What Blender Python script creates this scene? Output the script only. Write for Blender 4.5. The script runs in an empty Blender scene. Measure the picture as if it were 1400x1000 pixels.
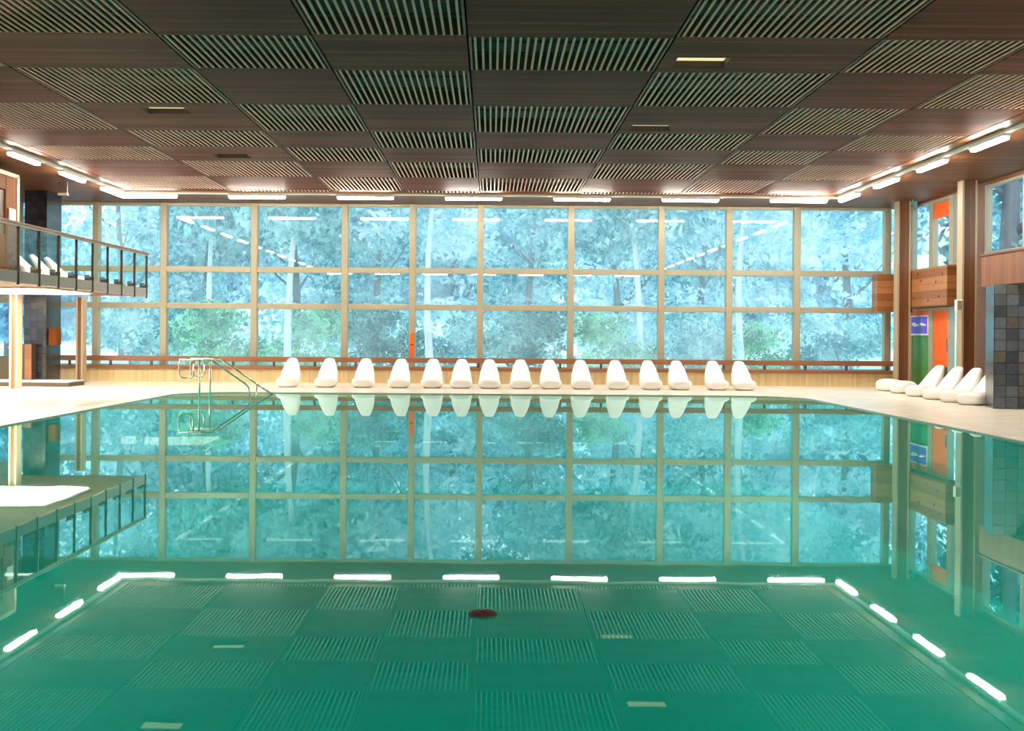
import bpy, bmesh, math, random
from mathutils import Vector, Matrix
R = random.Random(7)
S = bpy.context.scene
COL = S.collection
PI = math.pi

# ------------------------------------------------------------------ helpers
class MB:
    """collects shapes into one mesh"""
    def __init__(s):
        s.v = []; s.f = []; s.m = []; s.sm = []
    def add(s, vs, fs, mi=0, smooth=False):
        b = len(s.v); s.v += [tuple(v) for v in vs]
        for f in fs:
            s.f.append(tuple(b + i for i in f)); s.m.append(mi); s.sm.append(smooth)
    def box(s, x0, x1, y0, y1, z0, z1, mi=0, mat=None):
        vs = [Vector(p) for p in ((x0,y0,z0),(x1,y0,z0),(x1,y1,z0),(x0,y1,z0),(x0,y0,z1),(x1,y0,z1),(x1,y1,z1),(x0,y1,z1))]
        if mat is not None: vs = [mat @ v for v in vs]
        s.add(vs, [(0,3,2,1),(4,5,6,7),(0,1,5,4),(1,2,6,5),(2,3,7,6),(3,0,4,7)], mi)
    def tube(s, pts, r, n=10, mi=0, r2=None):
        pts = [Vector(p) for p in pts]; rings = []
        for i, p in enumerate(pts):
            d = (pts[min(i+1, len(pts)-1)] - pts[max(i-1, 0)]).normalized()
            up = Vector((0,0,1)) if abs(d.z) < .95 else Vector((1,0,0))
            a = d.cross(up).normalized(); b = d.cross(a).normalized()
            rr = r if r2 is None else r + (r2 - r) * i / (len(pts) - 1)
            rings.append([p + a*math.cos(2*PI*k/n)*rr + b*math.sin(2*PI*k/n)*rr for k in range(n)])
        vs = [v for q in rings for v in q]; fs = []
        for i in range(len(pts)-1):
            for k in range(n):
                fs.append((i*n+k, i*n+(k+1)%n, (i+1)*n+(k+1)%n, (i+1)*n+k))
        fs.append(tuple(reversed(range(n)))); fs.append(tuple((len(pts)-1)*n + k for k in range(n)))
        s.add(vs, fs, mi, True)
    def prism(s, poly, z0, z1, mi=0):
        n = len(poly)
        vs = [(x,y,z0) for x,y in poly] + [(x,y,z1) for x,y in poly]
        s.add(vs, [tuple(reversed(range(n))), tuple(range(n,2*n))] + [(i,(i+1)%n,n+(i+1)%n,n+i) for i in range(n)], mi)
    def build(s, name, mats, parent=None, bevel=0, subd=0):
        me = bpy.data.meshes.new(name)
        me.from_pydata(s.v, [], s.f)
        for m in (mats if isinstance(mats, (list, tuple)) else [mats]): me.materials.append(m)
        me.polygons.foreach_set('material_index', s.m)
        me.polygons.foreach_set('use_smooth', s.sm)
        me.update()
        o = bpy.data.objects.new(name, me); COL.objects.link(o)
        if parent is not None:
            o.parent = parent
            o.location = Vector((0,0,0))
        if bevel:
            b = o.modifiers.new('bevel', 'BEVEL'); b.width = bevel; b.segments = 2; b.limit_method = 'ANGLE'
        if subd:
            b = o.modifiers.new('subd', 'SUBSURF'); b.levels = subd; b.render_levels = subd
        return o

def tag(o, label=None, cat=None, group=None, kind=None):
    if label: o['label'] = label
    if cat: o['category'] = cat
    if group: o['group'] = group
    if kind: o['kind'] = kind
    return o
def empty(name, loc=(0,0,0), rz=0):
    o = bpy.data.objects.new(name, None); COL.objects.link(o)
    o.location = loc; o.rotation_euler = (0,0,rz); o.empty_display_size = .2
    return o
def copy_tree(o, parent=None):
    c = o.copy(); COL.objects.link(c)
    if parent is not None: c.parent = parent
    for ch in list(o.children): copy_tree(ch, c)
    return c
def struct(o, label=None):
    o['kind'] = 'structure'
    if label: o['label'] = label
    return o
ORD = ['zeroth','first','second','third','fourth','fifth','sixth','seventh','eighth','ninth','tenth','eleventh','twelfth','thirteenth','fourteenth','fifteenth','sixteenth']

# ------------------------------------------------------------------ materials
def mat(name):
    m = bpy.data.materials.new(name); m.use_nodes = True
    nt = m.node_tree; nt.nodes.clear()
    out = nt.nodes.new('ShaderNodeOutputMaterial')
    return m, nt, out
def N(nt, typ, **kw):
    n = nt.nodes.new('ShaderNode' + typ)
    for k, v in kw.items():
        if k in n.inputs.keys(): n.inputs[k].default_value = v
        else: setattr(n, k, v)
    return n
def L(nt, a, b): nt.links.new(a, b)
def c4(c): return (c[0], c[1], c[2], 1)
def plain(name, col, rough=.5, metal=0, var=.12, scale=6, spec=.5):
    m, nt, out = mat(name)
    b = N(nt, 'BsdfPrincipled', Roughness=rough, Metallic=metal)
    b.inputs['Specular IOR Level'].default_value = spec
    tc = N(nt, 'TexCoord'); nz = N(nt, 'TexNoise', Scale=scale, Detail=4.0)
    L(nt, tc.outputs['Object'], nz.inputs['Vector'])
    mx = N(nt, 'Mix', data_type='RGBA')
    mx.inputs['A'].default_value = c4([x*(1-var) for x in col]); mx.inputs['B'].default_value = c4([min(1, x*(1+var)) for x in col])
    for sck in mx.inputs:
        pass
    L(nt, nz.outputs['Fac'], mx.inputs[0])
    sa = [i for i in mx.inputs if i.type == 'RGBA']
    sa[0].default_value = c4([x*(1-var) for x in col]); sa[1].default_value = c4([min(1, x*(1+var)) for x in col])
    L(nt, [o for o in mx.outputs if o.type == 'RGBA'][0], b.inputs['Base Color'])
    L(nt, b.outputs[0], out.inputs[0])
    return m
def ramp(nt, stops):
    r = N(nt, 'ValToRGB'); cr = r.color_ramp
    while len(cr.elements) < len(stops): cr.elements.new(.5)
    for e, (p, c) in zip(cr.elements, stops): e.position = p; e.color = c4(c)
    return r
def wood(name, stops, axis, width, rough=.35, groove=.05, grain=14, spec=.5, bump=.0):
    """boards: 'axis' is the direction ACROSS the boards (0 x, 1 y, 2 z)"""
    m, nt, out = mat(name)
    b = N(nt, 'BsdfPrincipled', Roughness=rough); b.inputs['Specular IOR Level'].default_value = spec
    tc = N(nt, 'TexCoord'); sep = N(nt, 'SeparateXYZ'); L(nt, tc.outputs['Object'], sep.inputs[0])
    d = N(nt, 'Math', operation='DIVIDE'); L(nt, sep.outputs[axis], d.inputs[0]); d.inputs[1].default_value = width
    fl = N(nt, 'Math', operation='FLOOR'); L(nt, d.outputs[0], fl.inputs[0])
    fr = N(nt, 'Math', operation='FRACT'); L(nt, d.outputs[0], fr.inputs[0])
    wn = N(nt, 'TexWhiteNoise', noise_dimensions='1D'); L(nt, fl.outputs[0], wn.inputs['W'])
    mp = N(nt, 'Mapping'); sc = [.8, .8, .8]; sc[axis] = grain; mp.inputs['Scale'].default_value = sc
    L(nt, tc.outputs['Object'], mp.inputs['Vector'])
    nz = N(nt, 'TexNoise', Scale=1.0, Detail=6.0, Roughness=.65); L(nt, mp.outputs[0], nz.inputs['Vector'])
    a = N(nt, 'Math', operation='MULTIPLY'); L(nt, wn.outputs['Value'], a.inputs[0]); a.inputs[1].default_value = .5
    s2 = N(nt, 'Math', operation='MULTIPLY_ADD'); L(nt, nz.outputs['Fac'], s2.inputs[0]); s2.inputs[1].default_value = .75; L(nt, a.outputs[0], s2.inputs[2])
    r = ramp(nt, stops); L(nt, s2.outputs[0], r.inputs[0])
    g = N(nt, 'Math', operation='GREATER_THAN'); L(nt, fr.outputs[0], g.inputs[0]); g.inputs[1].default_value = groove
    g2 = N(nt, 'Math', operation='MULTIPLY_ADD'); L(nt, g.outputs[0], g2.inputs[0]); g2.inputs[1].default_value = .75; g2.inputs[2].default_value = .25
    vm = N(nt, 'VectorMath', operation='SCALE'); L(nt, r.outputs[0], vm.inputs[0]); L(nt, g2.outputs[0], vm.inputs['Scale'])
    L(nt, vm.outputs[0], b.inputs['Base Color']); L(nt, b.outputs[0], out.inputs[0])
    return m
def tiles(name, stops, size, grout, axes, rough=.15, gw=.05, off=(0,0)):
    m, nt, out = mat(name)
    b = N(nt, 'BsdfPrincipled', Roughness=rough)
    tc = N(nt, 'TexCoord'); sep = N(nt, 'SeparateXYZ'); L(nt, tc.outputs['Object'], sep.inputs[0])
    fls = []; ms = []
    for k, ax in enumerate(axes):
        if isinstance(ax, tuple):
            ad = N(nt, 'Math', operation='ADD'); L(nt, sep.outputs[ax[0]], ad.inputs[0]); L(nt, sep.outputs[ax[1]], ad.inputs[1]); src = ad.outputs[0]
        else: src = sep.outputs[ax]
        sz = size if not isinstance(size, tuple) else size[k]
        d = N(nt, 'Math', operation='DIVIDE'); L(nt, src, d.inputs[0]); d.inputs[1].default_value = sz
        a = N(nt, 'Math', operation='ADD'); L(nt, d.outputs[0], a.inputs[0]); a.inputs[1].default_value = off[k]
        fl = N(nt, 'Math', operation='FLOOR'); L(nt, a.outputs[0], fl.inputs[0]); fls.append(fl)
        fr = N(nt, 'Math', operation='FRACT'); L(nt, a.outputs[0], fr.inputs[0])
        g = N(nt, 'Math', operation='GREATER_THAN'); L(nt, fr.outputs[0], g.inputs[0]); g.inputs[1].default_value = gw; ms.append(g)
    cx = N(nt, 'CombineXYZ'); L(nt, fls[0].outputs[0], cx.inputs[0]); L(nt, fls[1].outputs[0], cx.inputs[1])
    wn = N(nt, 'TexWhiteNoise', noise_dimensions='3D'); L(nt, cx.outputs[0], wn.inputs['Vector'])
    nz = N(nt, 'TexNoise', Scale=9.0, Detail=3.0); L(nt, tc.outputs['Object'], nz.inputs['Vector'])
    q = N(nt, 'Math', operation='MULTIPLY_ADD'); L(nt, nz.outputs['Fac'], q.inputs[0]); q.inputs[1].default_value = .35
    w2 = N(nt, 'Math', operation='MULTIPLY'); L(nt, wn.outputs['Value'], w2.inputs[0]); w2.inputs[1].default_value = .8; L(nt, w2.outputs[0], q.inputs[2])
    r = ramp(nt, stops); L(nt, q.outputs[0], r.inputs[0])
    mm = N(nt, 'Math', operation='MULTIPLY'); L(nt, ms[0].outputs[0], mm.inputs[0]); L(nt, ms[1].outputs[0], mm.inputs[1])
    mx = N(nt, 'Mix', data_type='RGBA'); L(nt, mm.outputs[0], mx.inputs[0])
    sa = [i for i in mx.inputs if i.type == 'RGBA']; sa[0].default_value = c4(grout); L(nt, r.outputs[0], sa[1])
    L(nt, [o for o in mx.outputs if o.type == 'RGBA'][0], b.inputs['Base Color'])
    L(nt, b.outputs[0], out.inputs[0])
    return m
def emit(name, col, st):
    m, nt, out = mat(name)
    e = N(nt, 'Emission', Strength=st); e.inputs[0].default_value = c4(col)
    L(nt, e.outputs[0], out.inputs[0]); return m
def glass(name, tint, ior=1.45, rough=0.0, refl=(1,1,1), mist=0):
    m, nt, out = mat(name)
    # thin pane: the same reflectance from both faces (no total internal reflection inside the sheet)
    ge = N(nt, 'NewGeometry'); io = N(nt, 'Math', operation='MULTIPLY_ADD'); L(nt, ge.outputs['Backfacing'], io.inputs[0])
    io.inputs[1].default_value = 1/ior - ior; io.inputs[2].default_value = ior
    f = N(nt, 'Fresnel'); L(nt, io.outputs[0], f.inputs['IOR'])
    t = N(nt, 'BsdfTransparent'); t.inputs[0].default_value = c4(tint)
    g = N(nt, 'BsdfGlossy', Roughness=rough); g.inputs[0].default_value = c4(refl)
    body = t
    if mist:                                    # veil over the view: condensation film, with outdoor haze and glare put in
        tl = N(nt, 'BsdfTranslucent'); tl.inputs[0].default_value = (.96,.98,1,1)
        tc = N(nt, 'TexCoord'); nz = N(nt, 'TexNoise', Scale=.55, Detail=4.0); L(nt, tc.outputs['Object'], nz.inputs['Vector'])
        mr = N(nt, 'MapRange'); mr.inputs[1].default_value = .35; mr.inputs[2].default_value = .7; mr.inputs[3].default_value = mist*.4; mr.inputs[4].default_value = mist*1.5
        L(nt, nz.outputs['Fac'], mr.inputs[0])
        m2 = N(nt, 'MixShader'); L(nt, mr.outputs[0], m2.inputs[0]); L(nt, t.outputs[0], m2.inputs[1]); L(nt, tl.outputs[0], m2.inputs[2]); body = m2
    mx = N(nt, 'MixShader'); L(nt, f.outputs[0], mx.inputs[0]); L(nt, body.outputs[0], mx.inputs[1]); L(nt, g.outputs[0], mx.inputs[2])
    L(nt, mx.outputs[0], out.inputs[0]); return m

M = {}
M['plank'] = wood('ceiling plank', [(.15,(.040,.0085,.003)),(.5,(.098,.0235,.0088)),(.95,(.20,.055,.0215))], 1, .13, rough=.6, groove=.09, grain=9, spec=.06)
M['slat'] = plain('pale slat', (.64,.36,.29), .6, var=.1)
M['slat_frame'] = plain('slat frame brown', (.11,.055,.03), .6)
M['backing'] = plain('grey green insulation', (.085,.082,.07), .9, var=.2)
M['slab'] = plain('concrete slab', (.12,.11,.10), .9)
M['soffit'] = wood('soffit boards', [(.1,(.075,.025,.007)),(.5,(.125,.045,.014)),(.9,(.18,.07,.026))], 1, .12, rough=.5, grain=12, spec=.12)
M['wood_v'] = wood('brown upright boards', [(.1,(.13,.036,.008)),(.5,(.22,.066,.016)),(.9,(.31,.11,.034))], 1, .11, rough=.4, grain=10)
M['wood_x'] = wood('brown boards x', [(.1,(.13,.036,.008)),(.5,(.22,.066,.016)),(.9,(.31,.11,.034))], 0, .11, rough=.4, grain=10)
M['wood_h'] = wood('knotty boards', [(.1,(.12,.036,.008)),(.5,(.25,.09,.025)),(.9,(.37,.155,.05))], 2, .17, rough=.4, grain=12)
M['wood_dark'] = wood('dark red brown timber', [(.1,(.10,.035,.014)),(.5,(.19,.07,.028)),(.9,(.27,.11,.05))], 2, .5, rough=.4, groove=0, grain=6)
M['column_wood'] = wood('column timber', [(.1,(.070,.024,.008)),(.5,(.12,.042,.014)),(.9,(.18,.07,.026))], 0, .5, rough=.4, groove=0, grain=10)
M['orange_wood'] = wood('honey wood', [(.1,(.08,.022,.002)),(.5,(.13,.038,.004)),(.9,(.18,.062,.009))], 1, 1.2, rough=.6, groove=0.01, grain=3, spec=.08)
M['cream_metal'] = plain('cream painted steel', (.38,.285,.175), .35, var=.06)
M['mullion'] = plain('gold anodised frame', (.34,.305,.22), .4, metal=.1, var=.08)
M['deck'] = tiles('cream deck tile', [(.1,(.78,.72,.60)),(.6,(.83,.78,.67)),(.95,(.87,.82,.72))], .25, (.70,.63,.52), (0,1), rough=.24, gw=.03)
M['tan_tile'] = tiles('sand tile', [(.1,(.70,.52,.26)),(.6,(.78,.60,.32)),(.95,(.83,.66,.38))], (.06,.36), (.55,.40,.2), (0,2), rough=.35, gw=.06)
M['slate_tile'] = tiles('blue slate tile', [(.05,(.014,.02,.034)),(.35,(.034,.047,.073)),(.6,(.06,.074,.09)),(.8,(.085,.115,.15)),(.98,(.068,.064,.046))], .21, (.012,.012,.016), ((0,1),2), rough=.18, gw=.06)
M['dark_tile'] = tiles('dark slate tile', [(.05,(.007,.006,.009)),(.4,(.015,.015,.022)),(.8,(.028,.03,.045)),(.98,(.028,.02,.014))], .155, (.006,.006,.008), ((0,1),2), rough=.2, gw=.06)
M['pool_tile'] = tiles('teal pool tile', [(.1,(.0,.86,.72)),(.9,(.0,.92,.78))], .2, (.0,.82,.68), (0,1), rough=.4, gw=.02)
M['coping'] = plain('pale pool edge', (.42,.42,.34), .25)
M['white'] = plain('white moulded plastic', (.86,.84,.80), .32, var=.02)
M['white_paint'] = plain('white paint', (.8,.8,.77), .4, var=.03)
M['steel'] = plain('brushed steel', (.62,.60,.54), .22, metal=.9, var=.05)
M['dark_metal'] = plain('dark bronze metal', (.07,.055,.045), .4, metal=.3)
M['grey'] = plain('grey render', (.30,.29,.27), .7)
M['wall'] = plain('warm plaster', (.42,.33,.23), .8)
M['dark'] = plain('dark brown', (.05,.03,.02), .6)
M['orange'] = plain('orange panel', (.78,.11,.006), .4, var=.05)
M['green'] = plain('green panel', (.06,.24,.035), .4, var=.25, scale=3)
M['dark_green'] = plain('dark green panel', (.02,.05,.02), .4)
M['blue'] = plain('blue sign', (.10,.07,.62), .35, var=.05)
M['rust'] = plain('drain brown', (.035,.012,.006), .7)
M['tube'] = emit('fluorescent tube', (1, .91, .76), 175)
M['soffit_lamp'] = emit('soffit diffuser', (1, .88, .66), 34)
M['down_lamp'] = emit('downlight lens', (1, .86, .45), 1.0)
M['pane'] = glass('window pane', (.93,.98,1.0), 1.42, mist=.15)
M['pane_clear'] = glass('side window pane', (.88,.95,1.0), 1.35)
M['rail_glass'] = glass('balustrade glass', (.86,.96,.95), 1.3)

def water():
    m, nt, out = mat('pool water')
    tc = N(nt, 'TexCoord'); mp = N(nt, 'Mapping'); mp.inputs['Scale'].default_value = (1.2, .5, 1)
    L(nt, tc.outputs['Object'], mp.inputs['Vector'])
    nz = N(nt, 'TexNoise', Scale=1.4, Detail=2.0); L(nt, mp.outputs[0], nz.inputs['Vector'])
    bp = N(nt, 'Bump', Strength=.012, Distance=.05); L(nt, nz.outputs['Fac'], bp.inputs['Height'])
    f = N(nt, 'Fresnel', IOR=1.36); L(nt, bp.outputs[0], f.inputs['Normal'])
    t = N(nt, 'BsdfTransparent'); t.inputs[0].default_value = (.4,.99,.95,1)
    g = N(nt, 'BsdfGlossy', Roughness=.012); g.inputs[0].default_value = (.72,.98,.97,1); L(nt, bp.outputs[0], g.inputs['Normal'])
    # slightly turbid water: part of the light is scattered back inside the body of the pool
    d = N(nt, 'BsdfDiffuse'); d.inputs[0].default_value = (0,.88,.74,1)
    bd = N(nt, 'MixShader'); bd.inputs[0].default_value = .35; L(nt, t.outputs[0], bd.inputs[1]); L(nt, d.outputs[0], bd.inputs[2])
    mx = N(nt, 'MixShader'); L(nt, f.outputs[0], mx.inputs[0]); L(nt, bd.outputs[0], mx.inputs[1]); L(nt, g.outputs[0], mx.inputs[2])
    L(nt, mx.outputs[0], out.inputs[0]); return m
M['water'] = water()
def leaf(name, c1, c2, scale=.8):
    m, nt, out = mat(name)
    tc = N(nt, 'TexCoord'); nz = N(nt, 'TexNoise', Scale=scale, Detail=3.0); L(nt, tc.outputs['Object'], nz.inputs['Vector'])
    r = ramp(nt, [(.4, c1), (.6, c2)]); L(nt, nz.outputs['Fac'], r.inputs[0])  # foliage shadows and highlights put into the colour as dark and light mottling
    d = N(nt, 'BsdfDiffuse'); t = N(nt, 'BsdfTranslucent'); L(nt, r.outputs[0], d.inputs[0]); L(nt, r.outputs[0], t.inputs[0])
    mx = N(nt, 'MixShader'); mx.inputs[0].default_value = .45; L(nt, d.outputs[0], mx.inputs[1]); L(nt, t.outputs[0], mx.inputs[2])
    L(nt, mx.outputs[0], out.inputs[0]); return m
M['leaf_mint'] = leaf('mint leaves', (.06,.30,.17), (.50,.88,.62), 1.6)
M['leaf_deep'] = leaf('deep teal leaves', (.03,.17,.19), (.34,.62,.58), 1.4)
M['leaf_teal'] = leaf('teal leaves', (.08,.34,.40), (.62,.86,.86), 1.2)
M['leaf_hazed'] = leaf('haze paled leaves', (.30,.60,.70), (.92,.98,.99), .9)  # paleness of distance haze is put into the leaf colour
M['leaf_blue'] = leaf('haze blued needles', (.12,.36,.52), (.66,.88,.94), 1.0)  # bluish cast of distance haze put into the needle colour
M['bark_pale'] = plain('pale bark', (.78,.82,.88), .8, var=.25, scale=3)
M['bark_dark'] = plain('grey bark', (.20,.20,.22), .9, var=.3, scale=3)
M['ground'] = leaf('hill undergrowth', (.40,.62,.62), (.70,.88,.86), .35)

# ------------------------------------------------------------------ setting
CEIL = 4.76
XL, XR, YF, YB = -12.5, 10.85, 32.07, -6.0
PX, PY0, PY1, PR = 6.7, 1.3, 26.4, 1.35       # pool half width, near and far edge, corner radius
DECK = .02
def pool_outline():
    pts = [(-PX, PY0), (PX, PY0)]
    for k in range(11):
        a = PI/2*k/10; pts.append((PX-PR+PR*math.cos(a), PY1-PR+PR*math.sin(a)))
    for k in range(11):
        a = PI/2 + PI/2*k/10; pts.append((-PX+PR+PR*math.cos(a), PY1-PR+PR*math.sin(a)))
    return pts
po = pool_outline()
# deck floor with the pool cut out
bm = bmesh.new()
outer = [bm.verts.new((x,y,DECK)) for x,y in ((XL,YB),(XR,YB),(XR,YF),(XL,YF))]
inner = [bm.verts.new((x,y,DECK)) for x,y in po]
ed = [bm.edges.new((outer[i], outer[(i+1)%4])) for i in range(4)] + [bm.edges.new((inner[i], inner[(i+1)%len(inner)])) for i in range(len(inner))]
bmesh.ops.triangle_fill(bm, use_beauty=True, use_dissolve=False, edges=ed)
for f in list(bm.faces):
    f.normal_update()
    if f.normal.z < 0: f.normal_flip()
me = bpy.data.meshes.new('floor'); bm.to_mesh(me); bm.free(); me.materials.append(M['deck'])
floor = bpy.data.objects.new('floor', me); COL.objects.link(floor); struct(floor)
# basin
b = MB(); n = len(po); DEP = -1.8
vs = [(x,y,DECK) for x,y in po] + [(x,y,-.06) for x,y in po] + [(x,y,DEP) for x,y in po]
b.add(vs, [(i,n+i,n+(i+1)%n,(i+1)%n) for i in range(n)], 1)
b.add(vs, [(n+i,2*n+i,2*n+(i+1)%n,n+(i+1)%n) for i in range(n)], 0)
b.add([(x,y,DEP) for x,y in po], [tuple(range(n))], 0)
struct(b.build('pool_basin', [M['pool_tile'], M['coping']]))
b = MB(); b.add([(x,y,0) for x,y in po], [tuple(range(n))])
w = b.build('pool_water', M['water']); tag(w, kind='stuff', label='still clear water filling the whole swimming pool', cat='water')
# submerged steps below the handrails
b = MB()
for k in range(4): b.box(-PX+.05, -PX+.85+.32*(3-k), 24.0, 26.3-.35, DEP+.001 if k == 0 else DEP+.38*k, DEP+.38*(k+1))
tag(b.build('pool_steps', M['pool_tile']), 'tiled steps under the water below the pair of handrails', 'steps')

# ---- ceiling
ceil = MB()
GX = [-8.7, -6.3, -3.9, -2.1, -.3, 2.1, 4.5, 6.3, 8.1]
GY = [9.73, 12.13, 13.93, 15.73, 18.13, 20.53, 22.33, 24.13, 26.53, 28.93, 29.32]
ceil.box(XL-.1, GX[0]-.02, YB-.1, YF+.3, CEIL, CEIL+.12, 1)
ceil.box(GX[-1]+.02, XR+.1, YB-.1, YF+.3, CEIL, CEIL+.12, 1)
ceil.box(GX[0]-.02, GX[-1]+.02, GY[-1], YF+.3, CEIL, CEIL+.12, 1)
ceil.box(GX[0]-.02, GX[-1]+.02, YB-.1, GY[0], CEIL, CEIL+.12, 1)
ceil.box(XL-.1, XR+.1, YB-.1, YF+.3, CEIL+.30, CEIL+.42, 0)
CE = struct(ceil.build('ceiling', [M['slab'], M['soffit']]))
DOWN = [(-5.08,12.75,'slat'), (-5.08,18.75,'plank'), (-5.08,23.5,'plank'), (2.62,15.2,'plank'), (2.62,20.0,'plank'), (2.62,24.9,'slat')]
DWX, DWY = .34, .27
for j in range(len(GY)-1):
    for i in range(len(GX)-1):
        x0, x1, y0, y1 = GX[i]+.012, GX[i+1]-.012, GY[j]+.012, GY[j+1]-.012
        slat = ((i-4) + (j-2)) % 2 == 0
        b = MB()
        if slat:
            b.box(x0, x0+.03, y0, y1, CEIL, CEIL+.2, 1); b.box(x1-.03, x1, y0, y1, CEIL, CEIL+.2, 1)
            b.box(x0+.03, x1-.03, y0, y0+.03, CEIL, CEIL+.2, 1); b.box(x0+.03, x1-.03, y1-.03, y1, CEIL, CEIL+.2, 1)
            b.box(x0, x1, y0, y1, CEIL+.2, CEIL+.22, 2)
            ns = round((x1-x0-.06)/.0885); st = (x1-x0-.06)/ns
            for k in range(ns):
                cx = x0+.03+st*(k+.5)
                b.box(cx-.014, cx+.014, y0+.03, y1-.03, CEIL-.002, CEIL+.014, 0)
            if y1-y0 > 1:
                for q in (1/3, 2/3):
                    yy = y0+(y1-y0)*q; b.box(x0+.03, x1-.03, yy-.012, yy+.012, CEIL+.07, CEIL+.10, 2)
            b.build('slat_panel', [M['slat'], M['slat_frame'], M['backing']], CE)
        else:
            hole = [d for d in DOWN if d[2] == 'plank' and x0 < d[0] < x1 and y0 < d[1] < y1]
            if hole:
                hx, hy, _ = hole[0]
                hx0, hx1, hy0, hy1 = hx-DWX, hx+DWX, hy-DWY, hy+DWY
                b.box(x0, x1, y0, hy0, CEIL, CEIL+.04); b.box(x0, x1, hy1, y1, CEIL, CEIL+.04)
                b.box(x0, hx0, hy0, hy1, CEIL, CEIL+.04); b.box(hx1, x1, hy0, hy1, CEIL, CEIL+.04)
            else: b.box(x0, x1, y0, y1, CEIL, CEIL+.04)
            b.build('plank_panel', M['plank'], CE)
# recessed downlights
dl_lab = ['square downlight above a slatted panel, closest to the camera over the balcony half',
          'square recessed downlight in a plank panel over the balcony half, second from the camera',
          'square recessed downlight in a plank panel over the balcony half, third from the camera',
          'square recessed downlight in a plank panel beyond the middle seam, first from the camera',
          'square recessed downlight in a plank panel beyond the middle seam, second from the camera',
          'lit downlight shining through a slatted panel near the far window lamps']
for (x,y,k), lab in zip(DOWN, dl_lab):
    e = tag(empty('recessed_downlight', (x,y,CEIL+.05)), lab, 'ceiling light', 'recessed downlights in the ceiling')
    zb, zt = (-.045, .055) if k == 'plank' else (.06, .14)
    b = MB(); t = .01
    b.box(-DWX,-DWX+t,-DWY,DWY,zb,zt); b.box(DWX-t,DWX,-DWY,DWY,zb,zt); b.box(-DWX,DWX,-DWY,-DWY+t,zb,zt); b.box(-DWX,DWX,DWY-t,DWY,zb,zt)
    b.build('housing', M['dark'], e)
    b = MB(); b.box(-DWX+t,DWX-t,-DWY+t,DWY-t,zt-.02,zt); b.build('lens', M['down_lamp'], e)

# ---- far window wall
MX = [-12.3,-10.5,-8.7,-6.3,-3.9,-2.1,-.3,2.1,4.5,6.3,8.1,10.5]
ZS, ZR = .47, [2.03, 3.0]
for k in range(len(MX)-1):
    a, c = MX[k], MX[k+1]
    e = struct(empty('window_%d' % (k+1), (0,YF,0)))
    b = MB(); w_ = .085; lft = a-w_ if k == 0 else a-w_
    b.box(a-w_, a+w_, -.12, .12, .4, CEIL)
    if k == len(MX)-2: b.box(c-w_, c+w_, -.12, .12, .4, CEIL)
    for z in ZR: b.box(a+w_, c-w_, -.10, .10, z-.075, z+.075)
    b.box(a+w_, c-w_, -.10, .10, 4.68, CEIL); b.box(a+w_, c-w_, -.10, .10, .4, ZS)
    b.build('window_frame', M['mullion'], e, bevel=.012)
    zz = [ZS, ZR[0]-.075, ZR[0]+.075, ZR[1]-.075, ZR[1]+.075, 4.68]
    for q in range(3):
        b = MB(); b.box(a+w_, c-w_, -.006, .006, zz[2*q], zz[2*q+1]); b.build('window_pane', M['pane'], e)
b = MB(); b.box(XL, XR, YF-.35, YF+.1, 0, .36, 0)
struct(b.build('wall_far', [M['tan_tile']]))
b = MB(); b.box(-12.4, 10.75, YF-.52, YF-.13, .361, .45); struct(b.build('trim_1', M['wood_dark'], bevel=.01))
e = tag(empty('window_handrail', (0,YF-.5,.45)), 'long dark brown timber rail on short posts along the whole window wall', 'rail')
b = MB(); b.box(-12.35, 10.6, -.03, .05, .115, .25); b.build('top_board', M['wood_dark'], e, bevel=.01)
x = -12.1
while x < 10.6:
    b = MB(); b.box(x-.03, x+.03, -.02, .04, 0, .115); b.build('post', M['dark_metal'], e); x += 1.07

# ---- side and back walls
b = MB(); b.box(XL-.15, XR+.15, YB-.15, YB, 0, CEIL); struct(b.build('wall_back', M['wall']))
b = MB()
b.box(XL-.15, XL, YB, 20, 0, CEIL); b.box(XL-.15, XL, 20, YF+.1, 0, .62); b.box(XL-.15, XL, 20, YF+.1, 2.1, CEIL)
struct(b.build('wall_left', M['wall']))
e = struct(empty('window_13', (XL-.07,0,0)))
b = MB()
for y in (20.05, 22.4, 24.8, 27.2, 29.6, 32.0): b.box(-.06,.06,y-.05,y+.05,.62,2.1)
b.box(-.06,.06,20,32,.62,.68); b.box(-.06,.06,20,32,2.04,2.1)
b.build('window_frame', M['mullion'], e)
b = MB(); b.box(-.005,.005,20,32,.68,2.04); b.build('window_pane', M['pane_clear'], e)
b = MB()
W1 = (20.3, 26.55)                                        # high window over the gallery
D1 = [(31.15,29.92),(29.66,28.62),(28.36,28.06)]          # glazed bays by the far corner
b.box(XR, XR+.15, YB, W1[0], 0, CEIL); b.box(XR, XR+.15, W1[0], W1[1], 0, 3.16); b.box(XR, XR+.15, W1[0], W1[1], 4.66, CEIL)
b.box(XR, XR+.15, W1[1], 28.0, 0, CEIL); b.box(XR, XR+.15, 31.2, YF+.1, 0, CEIL)
b.box(XR, XR+.15, 28.0, 31.2, 4.7, CEIL); b.box(XR, XR+.15, 28.0, 31.2, 2.06, 3.02)
struct(b.build('wall_right', M['column_wood']))
e = struct(empty('window_14', (XR+.07,0,0)))
b = MB()
for y in (20.35, 22.4, 24.62, 26.5): b.box(-.07,.05,y-.05,y+.05,3.16,4.66)
b.box(-.08,.05,20.3,26.55,3.14,3.2); b.box(-.08,.05,20.3,26.55,4.62,4.67); b.build('window_frame', M['mullion'], e)
b = MB(); b.box(-.005,.005,20.4,26.5,3.2,4.62); b.build('window_pane', M['pane_clear'], e)
e = struct(empty('window_15', (XR+.07,0,0)))
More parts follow.
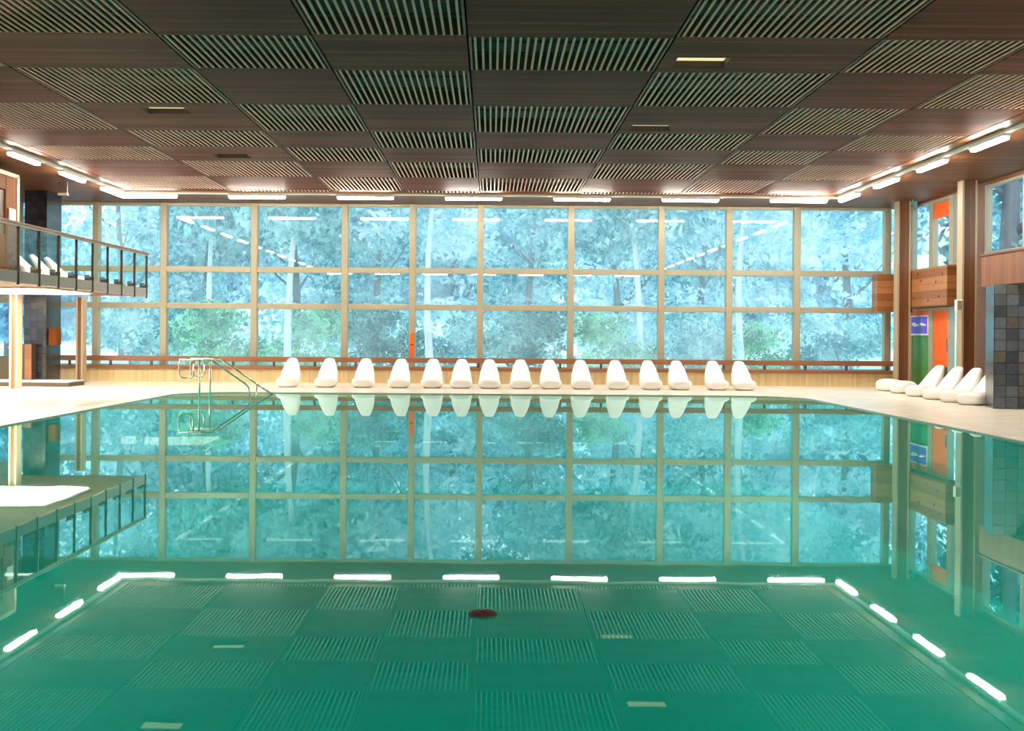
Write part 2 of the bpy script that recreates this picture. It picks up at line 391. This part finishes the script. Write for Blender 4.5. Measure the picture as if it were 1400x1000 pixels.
b = MB(); ys = [31.2, 29.9, 29.68, 28.6, 28.38, 28.0]
for y0,y1 in ((31.2,31.12),(29.92,29.66),(28.62,28.36),(28.06,28.0)): b.box(-.08,.06,y1,y0,3.02,4.7)
b.box(-.07,.06,28.0,31.2,3.0,3.06); b.box(-.07,.06,28.0,31.2,4.64,4.7); b.build('window_frame', M['mullion'], e)
b = MB()
for y1,y0 in D1: b.box(-.005,.005,y0,y1,3.06,4.64)
b.build('window_pane', M['pane_clear'], e)
b = MB(); b.box(-.03,-.008,28.62,29.66,4.24,4.62); b.build('orange_panel', M['orange'], e)
e = struct(empty('door_1', (XR+.07,0,0)))
b = MB()
for y0,y1 in ((29.92,29.84),(31.2,31.12)): b.box(-.08,.06,y0-.0 if y0<y1 else y1,y0 if y0>y1 else y1,DECK,2.06)
b.box(-.08,.06,29.92,31.12,2.0,2.06); b.build('door_frame', M['mullion'], e)
b = MB(); b.box(-.05,.02,29.92,31.12,DECK,2.0); b.build('green_leaf', M['green'], e)
b = MB(); b.box(-.065,-.05,29.92,31.12,1.86,2.0); b.build('orange_panel', M['orange'], e)
sg = tag(empty('pool_sign', (XR+.005,30.52,1.63)), 'blue sign with white edge and two white swoosh marks on the green door', 'sign')
b = MB(); b.box(-.03,0,-.6,.6,-.25,.25); b.build('white_border', M['white_paint'], sg)
b = MB(); b.box(-.036,-.03,-.57,.57,-.21,.22); b.build('blue_face', M['blue'], sg)
for cy, hw, hh in ((.24,.27,.055),(-.30,.22,.038)):
    b = MB(); pts = []
    for k in range(14):
        a = 2*PI*k/14; pts.append((math.cos(a)*hw, math.sin(a)*hh*(1.0 if math.cos(a) > 0 else .7) + .02*math.cos(a)))
    n_ = len(pts)
    b.add([(-.036,cy+p[0],.02+p[1]) for p in pts]+[(-.041,cy+p[0],.02+p[1]) for p in pts], [tuple(range(n_,2*n_))]+[(i,(i+1)%n_,n_+(i+1)%n_,n_+i) for i in range(n_)])
    b.build('white_mark', M['white_paint'], sg)
e = struct(empty('door_2', (XR+.07,0,0)))
b = MB(); b.box(-.08,.06,29.62,29.84,DECK,2.06); b.box(-.08,.06,28.56,28.64,DECK,2.06); b.box(-.08,.06,28.64,29.62,1.98,2.06); b.build('door_frame', M['mullion'], e)
b = MB(); b.box(-.05,.02,28.64,29.62,.62,1.98); ol = b.build('orange_leaf', M['orange'], e)
b = MB(); b.box(-.05,.02,28.64,29.62,DECK,.62); b.build('kick_panel', M['dark_green'], e)
b = MB(); b.box(-.09,-.05,28.70,28.74,1.0,1.3); b.build('door_handle', M['steel'], ol)
e = struct(empty('window_16', (XR+.07,0,0)))
b = MB(); b.box(-.01,.0,28.06,28.56,DECK,2.06); b.build('window_pane', M['pane_clear'], e)

# knotty board bulkhead by the far corner
e = tag(empty('timber_bulkhead', (0,0,2.1)), 'knotty horizontal-board bulkhead above the coloured doors in the far corner', 'bulkhead')
b = MB(); b.box(XR-.28, XR-.01, 28.0, 30.85, -.02, .92); b.build('side_casing', M['wood_h'], e, bevel=.01)
b = MB(); b.box(9.93, XR-.01, 31.05, 31.5, -.12, .85); b.build('end_casing', M['wood_h'], e, bevel=.01)
for y,z in ((30.2,.2),(29.7,.62),(29.2,.12),(28.7,.55),(28.5,.2),(28.3,.72),(29.9,.8)):
    b = MB(); b.tube([(XR-.288,y,z),(XR-.279,y,z)], .032, 10); b.build('knot', M['dark'], e)

# ------------------------------------------------------------------ columns
def column(x, y, label, ztop=CEIL-.005, w=.3, d=.28):
    e = tag(empty('column', (x,y,DECK)), label, 'column', 'wood-faced columns of the hall')
    h = ztop-DECK
    b = MB(); b.box(-w/2+.03, w/2-.03, -d/2+.03, d/2-.03, 0, h); b.build('core', M['dark'], e)
    b = MB(); b.box(-w/2, w/2, -d/2, -d/2+.03, 0, h); b.box(-w/2, w/2, d/2-.03, d/2, 0, h); b.build('wood_facing', M['column_wood'], e)
    for s in (-1,1):
        b = MB(); b.box(*(sorted((s*(w/2-.03), s*(w/2+.012)))), -d/2-.012, d/2+.012, 0, h); b.build('edge_plate', M['cream_metal'], e)
    return e
column(10.38, 30.5, 'tall wood-faced column beside the coloured doors at the far corner')
column(10.40, 26.4, 'tall wood-faced column between the coloured doors and the slate-tiled pier')
column(-10.40, 30.6, 'wood-faced column under the balcony end beside the far window', 2.19, .15, .28)
column(-10.72, 27.2, 'wood-faced column under the balcony in front of the dark tiled pillar', 2.19, .15, .28)

# ------------------------------------------------------------------ tiled pillars
e = tag(empty('tiled_pillar', (-11.14,29.95,0)), 'dark slate-tiled square pillar rising behind the balcony to the ceiling', 'pillar')
b = MB(); b.box(-.27,.27,-.5,.5,.0,CEIL-.005); b.build('tiled_shaft', M['dark_tile'], e)
e = tag(empty('tiled_pier', (9.25,22.2,DECK), -math.atan2(.29,1.3)), 'broad blue slate-tiled pier at the end of the lounger row', 'pier')
b = MB(); b.box(0,1.25,0,.82,0,2.28); b.build('tiled_shaft', M['slate_tile'], e)
e = tag(empty('gallery_parapet', (0,0,2.3)), 'red-brown upright-board gallery parapet above the slate-tiled pier', 'parapet')
b = MB(); b.box(9.6,9.68,8,23.66,.02,.62); b.build('board_front', M['wood_v'], e, bevel=.01)
b = MB(); b.box(9.68,XR-.01,23.58,23.66,.02,.62); b.build('end_board', M['wood_x'], e)
b = MB(); b.box(9.58,9.70,8,23.68,.62,.66); b.build('cap_rail', M['wood_dark'], e)
b = MB(); b.box(9.68,XR-.01,8,23.58,.0,.1); b.build('gallery_slab', M['grey'], e)

# ------------------------------------------------------------------ balcony
BX, BY = -8.44, 29.55
e = tag(empty('balcony', (BX,0,2.2)), 'balcony with glazed railing running towards the window wall', 'balcony')
b = MB(); b.box(XL-BX+.01,-.06,YB+.02,BY,.0,.17); b.build('slab', M['soffit'], e)
b = MB(); b.box(-.06,.0,YB+.02,BY+.02,-.02,.19); b.build('edge_beam', M['grey'], e)
b = MB(); b.box(-.05,.03,YB+.02,BY+.03,1.02,1.065); b.build('handrail', M['wood_dark'], e, bevel=.01)
b = MB(); b.box(-.03,.01,YB+.02,BY+.03,.985,1.018); b.build('rail_channel', M['cream_metal'], e)
py = [29.5-1.0*k for k in range(16)]
for y in py:
    b = MB(); b.box(-.02,.022,y-.018,y+.018,-.05,.99); po_ = b.build('post', M['dark_metal'], e)
    b = MB(); b.box(-.16,-.065,y-.03,y+.03,.171,.32); b.box(-.065,.03,y-.02,y+.02,.2,.28); b.build('bracket', M['dark_metal'], po_)
for y0, y1 in zip(py[1:], py[:-1]):
    b = MB(); b.box(-.012,-.004,y0+.03,y1-.03,.24,.97); b.build('glass_panel', M['rail_glass'], e)
e = tag(empty('soffit_lamp', (-10.4,25.45,2.196)), 'broad glowing lamp under the balcony soffit', 'lamp')
b = MB(); b.box(-1.9,1.52,-1.4,1.4,-.035,-.002); b.build('mounting_tray', M['white_paint'], e)
b = MB(); b.box(-1.85,1.47,-1.35,1.35,-.055,-.036); b.build('diffuser', M['soffit_lamp'], e)
# wood cabin on the balcony
e = tag(empty('balcony_cabin', (-10.02,0,2.372)), 'honey-coloured wood cabin with dark window standing on the balcony', 'cabin')
b = MB(); X0 = -2.4
b.box(-.08,0,17,24.35,0,.95); b.box(-.08,0,24.85,25.5,0,2.2); b.box(-.08,0,17,24.35,1.9,2.2); b.box(-.08,0,24.35,24.85,0,.95); b.box(-.08,0,24.35,24.85,1.85,2.2)
b.box(X0,-.08,25.42,25.5,0,2.2); b.box(X0,0,17,25.5,2.2,2.25)
b.build('wood_wall', M['orange_wood'], e, bevel=.02)
b = MB(); b.box(-.06,-.04,17,24.85,.95,1.9); b.build('dark_window', M['dark'], e)
b = MB(); b.box(-.03,.02,25.40,25.52,0,2.2); b.box(-.03,.02,17,25.5,2.16,2.24); b.build('edge_trim', M['cream_metal'], e)
e = tag(empty('white_notice', (-9.99,25.12,3.72)), 'small white notice board fixed to the honey-coloured wood cabin', 'notice')
b = MB(); b.box(-.018,.0,-.17,.17,-.15,.15); bk = b.build('backing', M['cream_metal'], e)
b = MB(); b.box(.0,.012,-.15,.15,-.13,.13); b.build('sheet', M['white_paint'], bk)
# exit sign
e = tag(empty('exit_sign', (-9.68,27.2,4.39)), 'small unlit exit sign hanging below the side lamps above the balcony', 'sign')
b = MB(); b.box(-.1,.1,-.03,.03,.05,.3); b.build('sign_box', M['dark'], e)
b = MB(); b.box(-.11,.11,-.04,.04,.0,.05); b.build('light_strip', M['cream_metal'], e)
b = MB(); b.box(-.01,.01,-.01,.01,  .3,CEIL-4.39-.001); b.build('hanger', M['dark_metal'], e)

# under the balcony
e = tag(empty('raised_step', (-11.2,28.95,DECK)), 'low step with pale top and dark front before the tiled pillar', 'step')
b = MB(); b.box(-1.2,1.28,-.62,.47,0,.10); b.build('dark_riser', M['dark_metal'], e)
b = MB(); b.box(-1.2,1.28,-.62,.47,.10,.125); b.build('pale_top', M['white_paint'], e)
e = tag(empty('wooden_locker', (-11.25,29.14,DECK+.126)), 'reddish brown wooden locker in front of the dark tiled pillar', 'locker')
b = MB(); b.box(-.36,.16,-.02,.28,0,.86); b.build('body', M['dark'], e)
b = MB(); b.box(-.36,-.22,-.05,-.021,0,.86); b.build('door', M['wood_dark'], e)
b = MB(); b.box(-.0,.16,-.05,-.021,0,.86); b.build('door', M['wood_dark'], e)
e = tag(empty('grab_pole', (-11.31,28.72,DECK+.126)), 'slim pale grab pole with short arm standing on the low step', 'pole')
b = MB(); b.tube([(0,0,0),(0,0,.8)], .02); b.tube([(0,0,.78),(-.2,0,.78)], .022); b.build('pole', M['steel'], e)
e = tag(empty('wooden_box', (-10.868,29.75,.98)), 'small honey-coloured wooden box mounted on the dark tiled pillar', 'box')
b = MB(); b.box(-.0005,.003,-.14,.14,.03,.39); b.build('mounting_plate', M['dark_metal'], e)
b = MB(); b.box(.003,.2,-.16,.16,0,.42); b.build('case', M['orange_wood'], e, bevel=.01)
b = MB(); b.box(.2,.212,-.14,.14,.02,.40); b.build('lid', M['orange_wood'], e)
# small things at the far corner
e = tag(empty('wall_speaker', (10.165,26.25,1.91)), 'small white box speaker on the column next to the orange door', 'speaker')
b = MB(); b.box(-.07,.07,-.08,.06,0,.24); b.build('case', M['white_paint'], e, bevel=.015)
b = MB(); b.box(-.055,.055,-.085,-.08,.02,.22); b.build('grille', M['cream_metal'], e)
e = tag(empty('window_frame_notice', (-2.1,YF-.125,.72)), 'narrow orange strip notice stuck on a window mullion', 'notice')
b = MB(); b.box(-.055,.055,-.006,0,.0,.62); b.build('orange_strip', M['orange'], e)
b = MB(); b.box(-.05,.05,-.008,-.006,.64,.74); b.build('pale_patch', M['cream_metal'], e)
b = MB(); b.box(-.05,.05,-.008,-.006,.30,.33); b.build('dark_band', M['dark'], e)

# ------------------------------------------------------------------ lamps
def make_lamp():
    e = empty('fluorescent_lamp')
    b = MB(); b.box(-.6,.6,-.02,.02,0,.0008); b.build('mounting_plate', M['white_paint'], e)
    b = MB(); b.box(-.70,.70,-.075,.075,-.05,0); b.build('housing', M['white_paint'], e)
    b = MB(); b.box(-.68,.68,-.06,.06,-.10,-.05); b.build('tube', M['tube'], e, bevel=.02)
    return e
LZ = CEIL-.061
proto = make_lamp(); first = True
lamps = []
for k in range(7): lamps.append(((202+148.1*k-671.6)*29.45/1649, 29.45, 0, '%s fluorescent lamp along the window wall, counted from the balcony' % ORD[k+1], 'fluorescent lamps along the window wall'))
for k in range(11): lamps.append((-9.0, 28.55-2.68*k, PI/2, '%s fluorescent lamp over the balcony side, counted from the window wall' % ORD[k+1], 'fluorescent lamps on the balcony side'))
for k in range(11): lamps.append((8.47, 28.62-2.68*k, PI/2, '%s fluorescent lamp over the door side, counted from the window wall' % ORD[k+1], 'fluorescent lamps on the door side'))
for k in range(7): lamps.append(((202+148.1*k-671.6)*29.45/1649, -2.4, 0, '%s fluorescent lamp over the near pool end, counted from the balcony side' % ORD[k+1], 'fluorescent lamps over the near pool end'))
for x,y,rz,lab,g in lamps:
    o = proto if first else copy_tree(proto); first = False
    o.location = (x,y,LZ); o.rotation_euler = (0,0,rz); tag(o, lab, 'lamp', g)
for nm, (x0,x1,y0,y1) in {'over the window wall':(-8.96,8.43,29.43,29.47), 'over the near pool end':(-8.96,8.43,-2.42,-2.38), 'over the balcony side':(-9.02,-8.98,-2.28,29.33), 'over the door side':(8.45,8.49,-2.28,29.33)}.items():
    cx, cy = (x0+x1)/2, (y0+y1)/2
    e = tag(empty('lighting_track', (cx,cy,CEIL)), 'slim white track carrying the fluorescent lamps '+nm, 'lighting track')
    b = MB(); b.box(x0-cx-.025,x1-cx+.025,y0-cy-.025,y1-cy+.025,-.06,-.002); b.build('rail', M['white_paint'], e)
    b = MB(); b.box(x0-cx-.045,x1-cx+.045,y0-cy-.045,y1-cy+.045,-.03,-.001); b.build('channel', M['cream_metal'], e)

# ------------------------------------------------------------------ loungers
def loft(secs, n=20, ex=.75):
    """secs: (y, z, half width, half thickness, tilt of the section normal in the yz plane)"""
    b = MB(); rings = []
    for (y,z,hw,ht,t) in secs:
        ring = []
        for k in range(n):
            a = 2*PI*k/n
            cu, sv = math.cos(a), math.sin(a)
            px = math.copysign(abs(cu)**ex, cu)*hw; q = math.copysign(abs(sv)**ex, sv)*ht
            ring.append(Vector((px, y - math.sin(t)*q, max(0, z + math.cos(t)*q))))
        rings.append(ring)
    vs = [v for r in rings for v in r]; fs = []
    for i in range(len(rings)-1):
        for k in range(n): fs.append((i*n+k, (i+1)*n+k, (i+1)*n+(k+1)%n, i*n+(k+1)%n))
    fs.append(tuple(range(n))); fs.append(tuple(reversed([(len(rings)-1)*n+k for k in range(n)])))
    b.add(vs, fs, 0, True); return b
def make_lounger():
    e = empty('pool_lounger')
    r = math.radians
    secs = [(-.03,.12,.10,.05,0),(-.02,.12,.20,.095,0),(.03,.125,.255,.12,0),(.13,.13,.275,.135,0),(.28,.125,.275,.125,0),(.40,.12,.265,.115,r(12)),
            (.50,.17,.255,.13,r(35)),(.60,.27,.245,.115,r(48)),(.69,.38,.225,.095,r(50)),(.78,.49,.19,.08,r(50)),(.86,.59,.145,.065,r(50)),(.91,.65,.12,.05,r(50)),(.935,.68,.085,.03,r(50))]
    loft(secs).build('moulded_shell', M['white'], e, subd=1)
    b = MB(); b.box(-.19,.19,.02,.34,0,.012); b.build('base_ring', M['cream_metal'], e)
    return e
pl = make_lounger(); first = True
tops = [400.6,451.3,501,549,593,631.8,669.4,711.7,751.3,793.5,841,885.5,924.5,974,1010.3]
row = [((t-671.6)*29.7/1649, 28.8, 0) for t in tops]
for k,(x,y,a) in enumerate(row):
    o = pl if first else copy_tree(pl); first = False
    o.location = (x,y,DECK); o.rotation_euler = (0,0,a)
    tag(o, 'white moulded lounger, %s from the pool handrails in the row before the window wall' % ORD[k+1], 'lounger', 'white loungers along the window wall')
side = [(9.26,26.45,'raised-back white lounger, first beyond the two low seats beside the doors'),
        (9.19,25.2,'raised-back white lounger, second beyond the two low seats beside the doors'),
        (9.16,24.15,'raised-back white lounger, next but one to the slate-tiled pier'),
        (9.16,23.25,'raised-back white lounger right against the slate-tiled pier')]
for x,y,lab in side:
    o = copy_tree(pl); o.location = (x,y,DECK); o.rotation_euler = (0,0,-math.radians(58))
    tag(o, lab.replace('right against','tucked against'), 'lounger', 'white loungers beside the door wall')
for y,lab in ((26.2,'nearest the honey-coloured cabin window'),(27.3,'in the middle of the three'),(28.2,'closest to the balcony end')):
    o = copy_tree(pl); o.location = (-9.5,y,2.372); o.rotation_euler = (0,0,PI/2)
    tag(o, 'white lounger up on the balcony behind the glass, '+lab.replace('nearest','beside').replace('closest to','towards'), 'lounger', 'white loungers on the balcony')
sp = empty('pool_stool')
loft([(-.03,.12,.10,.05,0),(-.02,.13,.20,.105,0),(.03,.145,.255,.14,0),(.13,.15,.275,.15,0),(.30,.15,.275,.15,0),(.42,.145,.26,.14,0),(.48,.13,.20,.105,0),(.5,.12,.1,.05,0)]).build('moulded_shell', M['white'], sp, subd=1)
b = MB(); b.box(-.19,.19,.04,.42,0,.012); b.build('base_ring', M['cream_metal'], sp)
for k,(x,y,lab) in enumerate(((9.47,29.15,'low white moulded seat at the window end of the side row'),(9.42,28.0,'low white moulded seat between the raised loungers and another low seat'))):
    o = sp if k == 0 else copy_tree(sp); o.location = (x,y,DECK); o.rotation_euler = (0,0,-math.radians(58)); tag(o, lab, 'seat', 'low white seats beside the door wall')

# ------------------------------------------------------------------ pool handrails
def arc(cx, cz, r, a0, a1, y=0, n=6): return [(cx+r*math.cos(a0+(a1-a0)*k/n), y, cz+r*math.sin(a0+(a1-a0)*k/n)) for k in range(n+1)]
def handrail(y, long, label):
    e = tag(empty('pool_handrail', (-6.45,y,0)), label, 'handrail', 'steel handrails over the pool steps')
    zt = .75; r = .021
    b = MB()
    pts = [(.0,0,zt)] + [(.55,0,zt)] + arc(.62,zt-.10,.10,PI/2,math.radians(58)) + ([(1.42,0,.22),(1.78,0,-.02),(1.95,0,-.13)] if long else [(1.36,0,.27)] + [(1.44,0,.19),(1.46,0,.10),(1.46,0,-1.418)])
    b.tube(pts, r); b.build('top_rail', M['steel'], e)
    rr = .09; w = .30; zb = .37
    loop = arc(rr,zt-rr,rr,PI/2,PI) + arc(rr,zb+rr,rr,PI,1.5*PI) + arc(w-rr,zb+rr,rr,1.5*PI,2*PI) + [(w,0,zt)]
    b = MB(); b.tube(loop, r*.9); b.build('grip_loop', M['steel'], e)
    b = MB(); b.tube([(.42,0,zt),(.42,0,-.278)], r); b.build('post', M['steel'], e)
    if long:
        b = MB(); b.tube([(1.42,0,.22),(1.42,0,-1.418)], r*.9); b.build('post', M['steel'], e)
handrail(25.9, True, 'steel handrail with long slope into the pool, beside the window deck')
handrail(24.95, False, 'steel handrail bending straight down into the pool, on the open-water side')

# float
e = tag(empty('pool_float', (-.03,5.65,0)), 'small round dark brown float lying alone on the calm water', 'float')
b = MB(); rings = [(.066,-.012),(.071,.0),(.068,.008),(.05,.014),(.02,.016)]; nf = 28
b.add([(math.cos(2*PI*k/nf)*r, math.sin(2*PI*k/nf)*r, z) for r,z in rings for k in range(nf)],
      [(q*nf+k, q*nf+(k+1)%nf, (q+1)*nf+(k+1)%nf, (q+1)*nf+k) for q in range(len(rings)-1) for k in range(nf)] + [tuple(reversed(range(nf))), tuple((len(rings)-1)*nf+k for k in range(nf))], 0, True)
b.build('float_disc', M['rust'], e)
b = MB(); b.tube([(0,0,.015),(0,0,.021)], .012, 12); b.build('centre_cap', M['dark'], e)

# ------------------------------------------------------------------ outdoors
def hill_z(x, y):
    d = max(0, y-36); return -.05 + .0042*d**1.9 + .25*math.sin(x*.13+y*.07)*min(1, d/8)
b = MB(); nx, ny = 40, 30
xs = [-70+150*i/nx for i in range(nx+1)]; ys = [32.4+62*j/ny for j in range(ny+1)]
b.add([(x,y,hill_z(x,y)) for y in ys for x in xs], [(j*(nx+1)+i, j*(nx+1)+i+1, (j+1)*(nx+1)+i+1, (j+1)*(nx+1)+i) for j in range(ny) for i in range(nx)], 0, True)
struct(b.build('ground_hill', M['ground']))
b = MB(); b.box(XR+.2, 60, YB, 32.4, -.2, -.05); b.box(-60, XL-.2, YB, 32.4, -.2, -.05); struct(b.build('ground_lawn', M['ground']))

def leaf_mesh(name, m, blobs, nleaf, size, seed):
    r = random.Random(seed); b = MB()
    tot = sum(q[3]*q[4]*q[5] for q in blobs)
    for (cx,cy,cz,rx,ry,rz) in blobs:
        for _ in range(int(nleaf*rx*ry*rz/tot)):
            d = Vector((r.gauss(0,1), r.gauss(0,1), r.gauss(0,1))).normalized(); t = (.35+.65*r.random()**.5)
            p = Vector((cx+d.x*rx*t, cy+d.y*ry*t, cz+d.z*rz*t))
            nrm = (d*.6 + Vector((r.uniform(-1,1), r.uniform(-1,1), r.uniform(-.2,1)))).normalized()
            a = nrm.orthogonal().normalized(); a = Matrix.Rotation(r.random()*6.28, 3, nrm) @ a; c = nrm.cross(a)
            s = size*(.6+.8*r.random())
            b.add([p-a*s, p-c*s*.5, p+a*s, p+c*s*.5], [(0,1,2,3)])
    me = bpy.data.meshes.new(name); me.from_pydata(b.v, [], b.f); me.materials.append(m); return me
def trunk_mesh(name, m, h, r0, seed, branches=4, lean=.5):
    r = random.Random(seed); b = MB()
    pts = [(lean*math.sin(k/8*2.2+seed)*k/8 - 0, .3*math.sin(k/8*3+seed)*k/8, h*k/8) for k in range(9)]
    b.tube(pts, r0, 10, 0, r0*.35)
    for q in range(branches):
        k = r.randint(3,7); p = Vector(pts[k]); a = r.random()*6.28; ln = h*r.uniform(.18,.32)
        b.tube([p, p+Vector((math.cos(a)*ln*.5, math.sin(a)*ln*.5, ln*.35)), p+Vector((math.cos(a)*ln, math.sin(a)*ln, ln*.9))], r0*.35, 6, 0, r0*.08)
    me = bpy.data.meshes.new(name); me.from_pydata(b.v, [], b.f); me.materials.append(m)
    me.polygons.foreach_set('use_smooth', [True]*len(b.f)); return me
def broad(seed, h, rad, nb=9, low=.35):
    r = random.Random(seed); bl = []
    for _ in range(nb):
        a = r.random()*6.28; q = rad*r.random()**.5*.8; z = h*(low+(1-low)*r.random()); s = rad*r.uniform(.35,.6)
        bl.append((math.cos(a)*q, math.sin(a)*q, z, s*1.2, s*1.2, s*.8))
    return bl
def conifer(seed, h, rad):
    r = random.Random(seed); bl = []
    for k in range(16):
        t = k/15; z = h*(.12+.86*t); q = rad*(1-t*.93)
        for _ in range(3 if t < .6 else 1):
            a = r.random()*6.28; bl.append((math.cos(a)*q*.5, math.sin(a)*q*.5, z, q*.62+.1, q*.62+.1, .28+.15*(1-t)))
    return bl
KIND = {}
KIND['birch'] = [(trunk_mesh('trunk', M['bark_pale'], 8.0, .13, s, 5, .5), leaf_mesh('crown', M[lm], broad(s, 9.5, 2.6, 11, .48), 4200, .15, s)) for s, lm in ((11,'leaf_hazed'),(12,'leaf_teal'))]
KIND['broad'] = [(trunk_mesh('trunk', M['bark_dark'], 7.0, .2, s, 6, .5), leaf_mesh('crown', M[lm], broad(s, 9.0, 3.1, 14, .15), 5200, .17, s)) for s, lm in ((21,'leaf_hazed'),(22,'leaf_teal'),(23,'leaf_mint'))]
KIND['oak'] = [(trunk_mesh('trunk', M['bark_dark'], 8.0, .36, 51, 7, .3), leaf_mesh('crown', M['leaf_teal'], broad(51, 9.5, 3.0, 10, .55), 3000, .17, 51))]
KIND['conifer'] = [(trunk_mesh('trunk', M['bark_dark'], 10.5, .16, s, 0, .1), leaf_mesh('crown', M[lm], conifer(s, 11, 2.7), 5200, .17, s)) for s, lm in ((31,'leaf_blue'),(32,'leaf_hazed'))]
KIND['shrub'] = [(trunk_mesh('stem', M['bark_dark'], 1.2, .05, s, 4, .1), leaf_mesh('foliage', M[lm], broad(s, 2.2, 1.35, 9, .2), 2600, .09, s)) for s, lm in ((41,'leaf_mint'),(42,'leaf_deep'),(43,'leaf_teal'))]
def plant(name, kind, var, x, y, sc, rz, label, cat, group):
    tm, cm = KIND[kind][var]
    e = tag(empty(name, (x,y,hill_z(x,y)-.03 if y > 32.4 else -.08), rz), label, cat, group); e.scale = (sc,sc,sc)
    for me in (tm, cm):
        o = bpy.data.objects.new(me.name.split('.')[0], me); COL.objects.link(o); o.parent = e
bay = lambda k: 'in the %s window bay from the balcony end' % ORD[k]
bc = [-9.6,-7.5,-5.1,-3.0,-1.2,.9,3.3,5.4,7.2,9.3]
# shrubs right outside, one per bay
sv = [(2,1.0),(0,.95),(0,.92),(1,.9),(2,.8),(1,.92),(0,.9),(2,.9),(0,.78),(2,1.0)]
for k in range(10):
    v, s_ = sv[k]; y = R.uniform(37.0,38.5)
    plant('shrub','shrub', v, bc[k]*y/YF, y, s_*1.05, R.random()*6, ('bright mint green shrub ','dark teal shrub ','blue-green shrub ')[v]+bay(k+1), 'shrub', 'shrubs outside the window wall')
# birches with pale trunks
for x, y, v, k, lab in ((-1.75,35.2,0,5,'slender pale-trunked birch, clear white stem '),(-6.0,35.6,1,3,'thick pale-trunked birch '),(7.55,36.3,0,9,'pale-trunked birch with blue-white crown '),(4.6,37.3,1,8,'thin pale-trunked birch '),(-9.6,41,1,1,'pale-trunked birch behind the balcony end, ')):
    plant('birch_tree','birch', v, x, y, .95, R.random()*6, lab+bay(k), 'tree', 'birches outside the window wall')
# middle row
mid = [(1,0),(2,1),(3,0),(4,1),(6,1),(7,0),(8,1),(10,0)]
for k, v in mid:
    y = R.uniform(43,48)
    plant('broadleaf_tree','broad', v, bc[k-1]*y/YF*1.02, y, R.uniform(.8,1.05), R.random()*6, ('pale blue-green leafy tree ','teal leafy tree ','mint green leafy tree ')[v]+bay(k), 'tree', 'leafy trees on the slope')
for k in range(1, 11):
    y = R.uniform(52,60); v = k % 2
    plant('conifer_tree','conifer', v, bc[k-1]*y/YF+R.uniform(-.6,.6), y, R.uniform(.9,1.15), R.random()*6, ('haze-blue conifer ','hazy pale conifer ')[v]+'up the slope, '+bay(k), 'tree', 'conifers up the slope')
for k in range(1, 11):
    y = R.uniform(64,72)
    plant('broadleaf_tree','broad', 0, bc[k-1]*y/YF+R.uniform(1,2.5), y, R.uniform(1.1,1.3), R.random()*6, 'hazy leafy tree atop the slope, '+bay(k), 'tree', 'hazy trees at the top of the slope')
for x,y,kind,v,nm,lab in ((13.1,30.6,'oak',0,'broadleaf_tree','thick dark-trunked tree close outside the high window over the slate-tiled pier'),(15.5,33.5,'broad',1,'broadleaf_tree','leafy tree farther out behind the thick trunk over the slate-tiled pier'),(19.5,42,'conifer',0,'conifer_tree','blue conifer outside the side windows above the coloured doors'),(14.5,44,'birch',0,'birch_tree','birch beyond the side wall next to the coloured doors'),(24,38,'conifer',1,'conifer_tree','hazy pale conifer beyond the slate-tiled pier window'),(-17,33,'broad',2,'broadleaf_tree','mint green leafy tree outside the low window under the balcony'),(-16,40,'conifer',0,'conifer_tree','blue conifer beyond the tiled pillar outside the balcony')):
    plant(nm, kind, v, x, y, 1.0, R.random()*6, lab, 'tree', 'trees beside the hall')

# ------------------------------------------------------------------ world, camera
wd = bpy.data.worlds.new('sky'); S.world = wd; wd.use_nodes = True
bg = wd.node_tree.nodes['Background']; bg.inputs[0].default_value = (.80,.94,1.0,1); bg.inputs[1].default_value = 3.2
cam = bpy.data.cameras.new('camera'); co = bpy.data.objects.new('camera', cam); COL.objects.link(co)
cam.sensor_width = 36; cam.lens = 1649/1400*36
cam.shift_x = (700-671.6)/1400; cam.shift_y = -(500-458.3)/1400
co.matrix_world = Matrix.Translation((0,0,1.308)) @ Matrix.Rotation(PI/2,4,'X') @ Matrix.Rotation(.0073,4,'Z')
cam.clip_end = 300
S.camera = co
vs_ = S.view_settings
S.display_settings.display_device = 'sRGB'
vs_.view_transform = 'Standard'; vs_.look = 'None'; vs_.gamma = 1; vs_.exposure = 0; vs_.use_curve_mapping = False
S.cycles.max_bounces = 12; S.cycles.transparent_max_bounces = 16; S.cycles.diffuse_bounces = 4; S.cycles.glossy_bounces = 5
S.cycles.sample_clamp_indirect = 8
S.cycles.use_denoising = True
